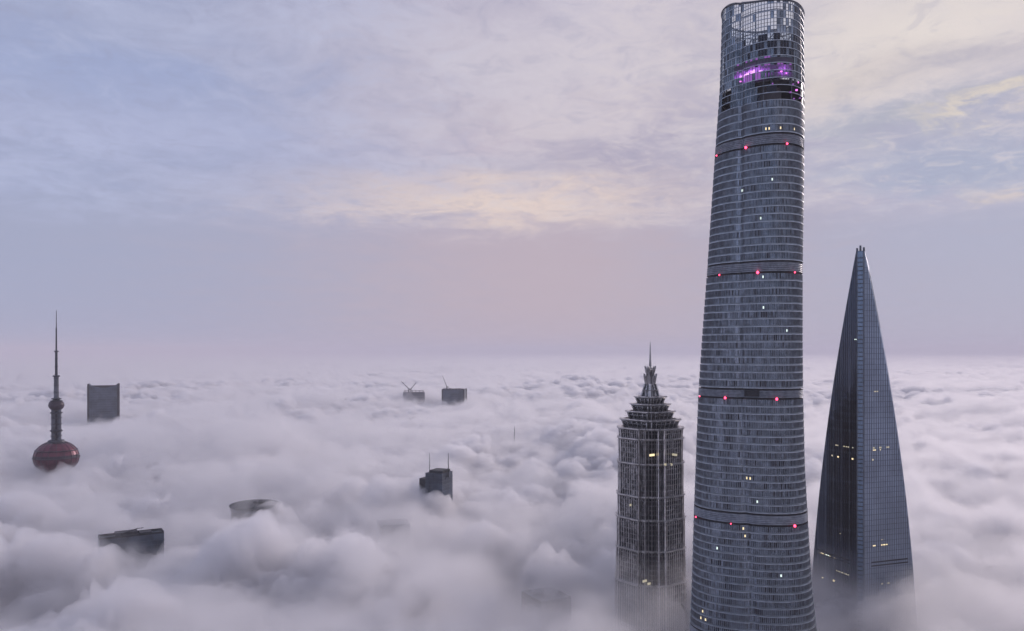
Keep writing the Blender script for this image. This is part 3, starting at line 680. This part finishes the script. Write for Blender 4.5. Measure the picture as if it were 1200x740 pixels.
def crane(px0, py0, d, boom, base_z, label, group='tower cranes on unfinished roofs'):
    """px0,py0 foot of the boom; boom = list of (px,py) ends"""
    x, y, z = at(px0, py0, d); T = thing('tower_crane', (x, y, base_z), label, 'crane', group)
    k = d/F; hgt = z-base_z
    m = MB()
    for sx in (-1, 1):
        for sy in (-1, 1): m.bar((sx*1.1, sy*1.1, 0), (sx*1.1, sy*1.1, hgt), .45)
    zz_ = 0; f = 1
    while zz_ < hgt-2.5:
        m.bar((-1.1*f, -1.1, zz_), (1.1*f, -1.1, zz_+2.5), .3); m.bar((-1.1*f, 1.1, zz_), (1.1*f, 1.1, zz_+2.5), .3); zz_ += 2.5; f = -f
    m.build('mast', DK, T)
    m = MB(); m.box((0, 0, hgt+1), (2.6, 2.2, 1.2)); m.build('slewing_cab', DK, T)
    for ex, ey in boom:
        e = Vector(((ex-px0)*k, 6.0, hgt-(ey-py0)*k)); a = Vector((0, 0, hgt+1)); m = MB()
        up = Vector((0, 0, 1)) if abs(e.x) > 4 else Vector((1, 0, 0))
        for oz in (0, 1): m.bar(tuple(a+up*oz*2.0), tuple(e+up*oz*.9), .55)
        n = 8
        for i in range(n): m.bar(tuple(a.lerp(e, i/n)), tuple((a+up*2).lerp(e+up*.9, (i+1)/n)), .3)
        m.build('jib', DK, T)
    m = MB(); m.box((4.0 if boom[0][0] < px0 else -4.0, -1, hgt+.5), (2.2, 1.4, 1.4)); m.build('counterweight', DK, T)
T6 = tower_block('high_rise', 532.5, 2600, 25, 456, 60, R(-4), 'dark block tower with a crane jib at its left corner, far centre', cat='building', mats=(0, 1), floor=7, pillars=True)
_, b6, zt6, hw6, hd6 = T6[:5]
for i in range(7):
    m = MB(); m.box((-hw6+hw6*2*(i+.5)/7, -hd6+1, zt6+1.3), (hw6/9, 1.2, 1.3+(i % 3)*.5)); m.build('parapet_block', DK, b6)
crane(523.5, 454, 2580, [(518.5, 441)], zt6, 'crane with steep jib on the left corner of the far dark block tower')
x7, y7, z7 = at(485, 461, 2700)
T7 = tower_block('high_rise', 485, 2700, 25, 459.5, 50, R(8), 'unfinished pale-framed tower top with crossed crane jibs, far centre-left', floor=6, mats=(2, 0), pillars=False)
_, b7, zt7, hw7, hd7 = T7[:5]
for i in range(6):
    m = MB(); m.box((-hw7+hw7*2*(i+.5)/6, -hd7, zt7+3), (1.0, 1.0, 3)); m.build('column_stub', CONC, b7)
m = MB(); m.box((0, -hd7, zt7+6.4), (hw7*.9, 1.1, .6)); m.build('edge_beam', CONC, b7)
crane(479, 456.5, 2680, [(470, 447.5)], zt7, 'crane with jib leaning left on the pale-framed unfinished tower')
crane(481.5, 456.5, 2690, [(487.5, 449)], zt7, 'crane with jib leaning right on the pale-framed unfinished tower')
# block with two masts
T8 = tower_block('high_rise', 514.5, 950, 22, 553, 26, R(-24), 'dark block with two rooftop masts sinking in fog, picture centre', floor=4, mats=(0, 0), pillars=False)
_, b8, zt8, hw8, hd8 = T8[:5]
m = MB(); m.box((2, -2, zt8+1.5), (hw8*.8, hd8*.75, 1.6)); m.build('roof_plant', DK, b8)
m = MB(); m.box((-hw8-5, 2, (zt8-8)/2), (6, hd8*.8, (zt8-8)/2)); m.build('side_wing', DK, b8)
for px, py, r in ((503.5, 531, .4), (525.3, 531, .6)):
    x, y, z = at(px, py, 945); lx, ly = x-T8[5], 0
    ca, sa = math.cos(R(24)), math.sin(R(24)); m = MB(); X_, Y_ = lx*ca-(-5)*sa, lx*sa+(-5)*ca
    m.bar((X_, Y_, zt8-6), (X_, Y_, z), r*1.3, n=6, r2=r*.5); m.build('rooftop_mast', DK, b8)
# slender mast out of the fog on a buried tower
x, y, z = at(603, 500, 1500)
T9 = thing('antenna_mast', (x, y, 0), 'thin lone antenna mast poking out of the fog, centre', 'antenna')
m = MB(); m.bar((0, 0, z-34), (0, 0, z), .9, n=6, r2=.35); m.build('mast_pole', DK, T9); m = MB(); m.box((0, 0, (z-34)/2), (9, 9, (z-34)/2)); m.build('buried_shaft', GB[0], T9)
m = MB(); m.bar((-3, 0, z-30), (-3, 0, z-12), .3, n=6); m.build('mast_stay', DK, T9)
# slanted dark roof lower left
TA = tower_block('office_block', 154, 710, 68, 627, 16, R(31), 'dark office block top with rooftop crane rails, lower left', floor=4, mats=(0, 0), pillars=False)
_, bA, ztA, hwA, hdA = TA[:5]
for dx_ in (-1, 1):
    m = MB(); m.box((0, dx_*hdA*.93, ztA+.8), (hwA, .5, .9)); m.build('parapet', DK, bA)
    m = MB(); m.box((dx_*hwA*.985, 0, ztA+.8), (.5, hdA*.9, .9)); m.build('parapet', DK, bA)
m = MB(); m.box((-4, 2, ztA+1.6), (9, 5, 1.7)); m.build('roof_plant', ROOF, bA); m = MB(); m.box((11, -3, ztA+1.2), (5, 4, 1.3)); m.build('roof_plant', ROOF, bA)
m = MB(); m.bar((-8, -6, ztA+3), (4, -7, ztA+6.5), .4); m.bar((-8, -6, ztA), (-8, -6, ztA+4), .5); m.bar((4, -7, ztA+6.5), (9, -8, ztA+6.8), .3); m.build('cleaning_cradle_arm', DK, bA)
# oval roof
x, y, z = at(299, 590, 840)
TB = thing('round_building', (x, y, 0), 'round-roofed building top barely showing through fog, lower left centre', 'building')
m = MB(); m.lathe([(1, 0), (24, 1), (24, z-2.5), (26, z-2), (26, z-1), (24, z-.2), (9, z+1.4), (.5, z+1.8)], 40); wb = m.build('wall', DK, TB)
m = MB(); m.lathe([(6, z+.5), (6, z+2.6), (5, z+3.2), (.5, z+3.4)], 20, c=(5, -3)); m.build('roof_drum', DK, wb)
m = MB(); m.lathe([(24.3, z-6), (25, z-5.6), (25, z-4.2), (24.3, z-4)], 40); m.build('roof_ring', GB[1], wb)
# block under the fog showing as a smudge, plus one added to darken fog gaps
for px, py, d, wpx, dep, rz, lab in [(461, 612, 830, 34, 30, .3, 'shadowy block top under fog, left of the block with two masts'),
                                     (640, 696, 690, 40, 34, .5, 'wide block added under fog to darken the gaps, left of the pagoda tower')]:
    tower_block('hidden_block', px, d, wpx, py, dep, rz, lab, mats=(0, 0), pillars=False, down=40)

# ------------------------------------------------------------------ fog: gradient noise in numpy
_perm = rng.permutation(4096); _ang = rng.random(4096)*2*np.pi
def pn(x, y):
    xi = np.floor(x).astype(np.int64); yi = np.floor(y).astype(np.int64); xf = x-xi; yf = y-yi
    u = xf**3*(xf*(xf*6-15)+10); v = yf**3*(yf*(yf*6-15)+10)
    def gd(a, b, c, d):
        h = _ang[_perm[(_perm[a & 4095]+b) & 4095]]; return np.cos(h)*c+np.sin(h)*d
    n00 = gd(xi, yi, xf, yf); n10 = gd(xi+1, yi, xf-1, yf); n01 = gd(xi, yi+1, xf, yf-1); n11 = gd(xi+1, yi+1, xf-1, yf-1)
    return ((n00*(1-u)+n10*u)*(1-v)+(n01*(1-u)+n11*u)*v)*1.5
def coarse(x, y, seed):
    wx = x+60*pn(x/260+9+seed, y/260)+22*pn(x/90, y/90+5); wy = y+60*pn(x/260, y/260+31+seed)+22*pn(x/90+8, y/90)
    z = 236+26*pn(x/1500+3, y/2300+seed)+30*pn(wx/620+seed, wy/620)
    z = z+48*(np.abs(pn(wx/300, wy/300+seed))-.25)+44*(np.abs(pn(wx/140+seed, wy/140))-.25)
    for px, d, rx, ry, h in FIX+(MISTFIX if seed else []):       # lumps and hollows: column, distance, radii, height
        z = z+h*np.exp(-((x-(px-CX)/F*d)/rx)**2-((y-d)/ry)**2)
    far = np.clip((np.hypot(x, y)-1500)/5000, 0, 1)*.7
    return z*(1-far)+248*far
def fogxyz(x, y, seed, off):
    e = 4.0; z = coarse(x, y, seed); gx = (coarse(x+e, y, seed)-z)/e; gy = (coarse(x, y+e, seed)-z)/e
    L = np.sqrt(gx*gx+gy*gy+1); sx = x+16*pn(x/45+seed, y/45); sy = y+16*pn(x/45, y/45+7)+z*.6
    r = np.hypot(x, y); near = np.clip(1.6-r/2500, 0, 1)
    d = off+30*(np.abs(pn(sx/62, sy/62))-.2)+(16*(np.abs(pn(sx/29+2, sy/29))-.2))+near*(7.5*(np.abs(pn(sx/14, sy/14+4))-.2)+4*(np.abs(pn(sx/7, sy/7+4))-.2))
    d = d*np.clip(r/300, .3, 1)
    return x-gx/L*d, y-gy/L*d, z+d/L
MISTFIX = [(762, 600, 50, 50, 62), (1012, 560, 70, 45, 10), (883, 470, 60, 60, -40)]
FIX = [(640, 640, 65, 50, -85), (575, 730, 50, 45, -70), (610, 880, 70, 50, -50), (690, 780, 45, 50, -60), (455, 790, 50, 45, -26), (1120, 620, 60, 50, -34), (20, 560, 70, 50, -40), (240, 780, 60, 50, -24), (1180, 760, 80, 60, -24), (500, 925, 60, 40, 2), (290, 822, 55, 40, 22), (150, 690, 60, 40, -26), (66, 1000, 90, 70, -22), (762, 580, 85, 120, -85), (1015, 580, 60, 60, -14), (121, 1860, 120, 160, -60), (560, 600, 40, 40, 8),
       (883, 494, 60, 60, -30), (530, 2500, 150, 150, -16)]
def fogmesh(name, rows, colsf, density, off, seed, aniso, col, rmin=130.0, rmax=60000.0):
    th = np.concatenate([np.linspace(-37, 37, colsf, endpoint=False), np.linspace(37, 323, 100, endpoint=False)])*np.pi/180
    rr = rmin*np.exp(np.linspace(0, math.log(rmax/rmin), rows))
    TH, RR = np.meshgrid(th, rr); X = RR*np.sin(TH); Y = RR*np.cos(TH)
    x_, y_, z_ = fogxyz(X.ravel(), Y.ravel(), seed, off)
    X = x_.reshape(X.shape); Y = y_.reshape(X.shape); Z = np.maximum(z_, 60).reshape(X.shape)
    n = len(th); nv = rows*n
    V_ = np.concatenate([np.stack([X.ravel(), Y.ravel(), Z.ravel()], 1), np.stack([X[-1], Y[-1], np.full(n, 12.0)], 1), [[0, 0, 240.0], [0, 0, 12.0]]])
    i = np.arange(rows-1)[:, None]*n; j = np.arange(n)[None, :]; jn = (j+1) % n
    quads = np.stack([i+j, i+jn, i+n+jn, i+n+j], -1).reshape(-1, 4)
    j = np.arange(n); jn = (j+1) % n
    sideq = np.stack([nv-n+j, nv-n+jn, nv+jn, nv+j], 1)
    top = np.stack([np.full(n, nv+n), jn, j], 1)[:, ::-1]; bot = np.stack([np.full(n, nv+n+1), nv+j, nv+jn], 1)[:, ::-1]
    nq = len(quads)+len(sideq); nt_ = 2*n
    loops = np.concatenate([quads.ravel(), sideq.ravel(), top[:, ::-1].ravel()*1, bot[:, ::-1].ravel()]).astype(np.int32)
    me = bpy.data.meshes.new(name); me.vertices.add(len(V_)); me.vertices.foreach_set('co', V_.astype(np.float32).ravel())
    me.loops.add(len(loops)); me.loops.foreach_set('vertex_index', loops); me.polygons.add(nq+nt_)
    ls = np.concatenate([np.arange(nq)*4, nq*4+np.arange(nt_)*3]).astype(np.int32); me.polygons.foreach_set('loop_start', ls)
    me.polygons.foreach_set('loop_total', np.concatenate([np.full(nq, 4), np.full(nt_, 3)]).astype(np.int32))
    me.update(calc_edges=True); me.validate()
    m = bpy.data.materials.new(name); m.use_nodes = True; m.node_tree.nodes.clear(); N = NT(m.node_tree)
    pv = N.n('ShaderNodeVolumePrincipled'); pv.inputs['Color'].default_value = (*col, 1); pv.inputs['Density'].default_value = density; pv.inputs['Anisotropy'].default_value = aniso
    pv.inputs['Density Attribute'].default_value = ''
    oo = N.n('ShaderNodeOutputMaterial'); N.l(pv.outputs[0], oo.inputs['Volume']); me.materials.append(m)
    m.cycles.homogeneous_volume = True
    o = bpy.data.objects.new(name, me); COL.objects.link(o); o['kind'] = 'stuff'; return o
fogmesh('fog', 950, 680, .065, 0, 0.0, .4, (.97, .965, .98))
fogmesh('mist', 420, 320, .010, 13, 4.3, .45, (.97, .965, .98))
# torn wisps drifting over the fog: a density grid made by geometry nodes
def wisps():
    ng = bpy.data.node_groups.new('drifting_wisps', 'GeometryNodeTree'); ng.interface.new_socket('Geometry', in_out='OUTPUT', socket_type='NodeSocketGeometry')
    N = NT(ng); pos = N.n('GeometryNodeInputPosition').outputs[0]
    sx = N.n('ShaderNodeSeparateXYZ'); N.l(pos, sx.inputs[0]); x, y, z = sx.outputs
    wn = N.n('ShaderNodeTexNoise', noise_dimensions='3D'); N.l(pos, wn.inputs['Vector']); wn.inputs['Scale'].default_value = 1/130; wn.inputs['Detail'].default_value = 3
    wv = N.n('ShaderNodeVectorMath', operation='SCALE'); N.l(wn.outputs['Color'], wv.inputs[0]); wv.inputs['Scale'].default_value = 130
    p2 = N.n('ShaderNodeVectorMath', operation='ADD'); N.l(pos, p2.inputs[0]); N.l(wv.outputs[0], p2.inputs[1])
    p3 = N.n('ShaderNodeVectorMath', operation='MULTIPLY'); N.l(p2.outputs[0], p3.inputs[0]); p3.inputs[1].default_value = (.8, 1, 1.5)
    a = N.noise(p3.outputs[0], 1/62, 6, .64); b = N.noise(pos, 1/420, 2, .5)
    top = N.m('ADD', 200, N.m('MULTIPLY', b, 92))
    h = N.m('DIVIDE', N.m('SUBTRACT', z, top), 38)
    d = N.m('SUBTRACT', N.m('MULTIPLY', a, 4.8), N.m('ADD', 2.5, N.m('MAXIMUM', h, -.3)))
    d = N.m('MULTIPLY', N.m('MAXIMUM', d, 0.0), .07)
    # fade at the sides and floor of the grid
    def rim_(v, lo, hi, w): return N.m('MULTIPLY', N.ss(v, lo, lo+w), N.m('SUBTRACT', 1.0, N.ss(v, hi-w, hi)))
    d = N.m('MULTIPLY', d, N.m('MULTIPLY', rim_(x, -1100, 1250, 150), N.m('MULTIPLY', rim_(y, 330, 2600, 120), rim_(z, 185, 345, 20))))
    for gx, gy, rx, ry, k in ((112, 560, 80, 130, .95), (268, 560, 60, 60, .85), (150, 400, 110, 110, 1.0), (-330, 670, 50, 50, .8), (-590, 1000, 90, 80, .8), (-1000, 1850, 150, 150, .8), (-90, 900, 60, 60, .6), (28, 640, 80, 60, .95), (-25, 740, 65, 55, .9), (75, 780, 60, 55, .9), (10, 880, 70, 50, .6), (340, 620, 60, 60, .7), (-345, 560, 70, 60, .8)):
        qx = N.m('DIVIDE', N.m('SUBTRACT', x, gx), rx); qy = N.m('DIVIDE', N.m('SUBTRACT', y, gy), ry)
        e = N.m('EXPONENT', N.m('MULTIPLY', N.m('ADD', N.m('MULTIPLY', qx, qx), N.m('MULTIPLY', qy, qy)), -1.0))
        d = N.m('MULTIPLY', d, N.m('SUBTRACT', 1.0, N.m('MULTIPLY', e, k)))
    vc = N.n('GeometryNodeVolumeCube'); N.put(d, vc.inputs['Density']); vc.inputs['Min'].default_value = (-1100, 330, 185); vc.inputs['Max'].default_value = (1250, 2600, 345)
    vc.inputs['Resolution X'].default_value = 392; vc.inputs['Resolution Y'].default_value = 378; vc.inputs['Resolution Z'].default_value = 27
    m = bpy.data.materials.new('wisps'); m.use_nodes = True; m.node_tree.nodes.clear(); M = NT(m.node_tree)
    pv = M.n('ShaderNodeVolumePrincipled'); pv.inputs['Color'].default_value = (.97, .965, .98, 1); pv.inputs['Density'].default_value = 1.0; pv.inputs['Anisotropy'].default_value = .5
    oo = M.n('ShaderNodeOutputMaterial'); M.l(pv.outputs[0], oo.inputs['Volume'])
    st = N.n('GeometryNodeSetMaterial'); st.inputs['Material'].default_value = m; N.l(vc.outputs[0], st.inputs[0])
    go = N.n('NodeGroupOutput'); N.l(st.outputs[0], go.inputs[0])
    v = bpy.data.volumes.new('drifting_mist'); o = bpy.data.objects.new('drifting_mist', v); COL.objects.link(o); o['kind'] = 'stuff'
    v.materials.append(m)
    md = o.modifiers.new('wisps', 'NODES'); md.node_group = ng
    return o
wisps()
cy.volume_step_rate = 2.5; cy.volume_max_steps = 512
# air between here and the horizon
hz = MB(); hz.box((0, 0, 323), (64000, 64000, 324)); m = bpy.data.materials.new('haze'); m.use_nodes = True; m.node_tree.nodes.clear(); N = NT(m.node_tree)
pv = N.n('ShaderNodeVolumePrincipled'); pv.inputs['Color'].default_value = (.95, .91, .96, 1); pv.inputs['Density'].default_value = .00007; pv.inputs['Density Attribute'].default_value = ''
oo = N.n('ShaderNodeOutputMaterial'); N.l(pv.outputs[0], oo.inputs['Volume']); m.cycles.homogeneous_volume = True
hz.build('haze', m, kind='stuff')
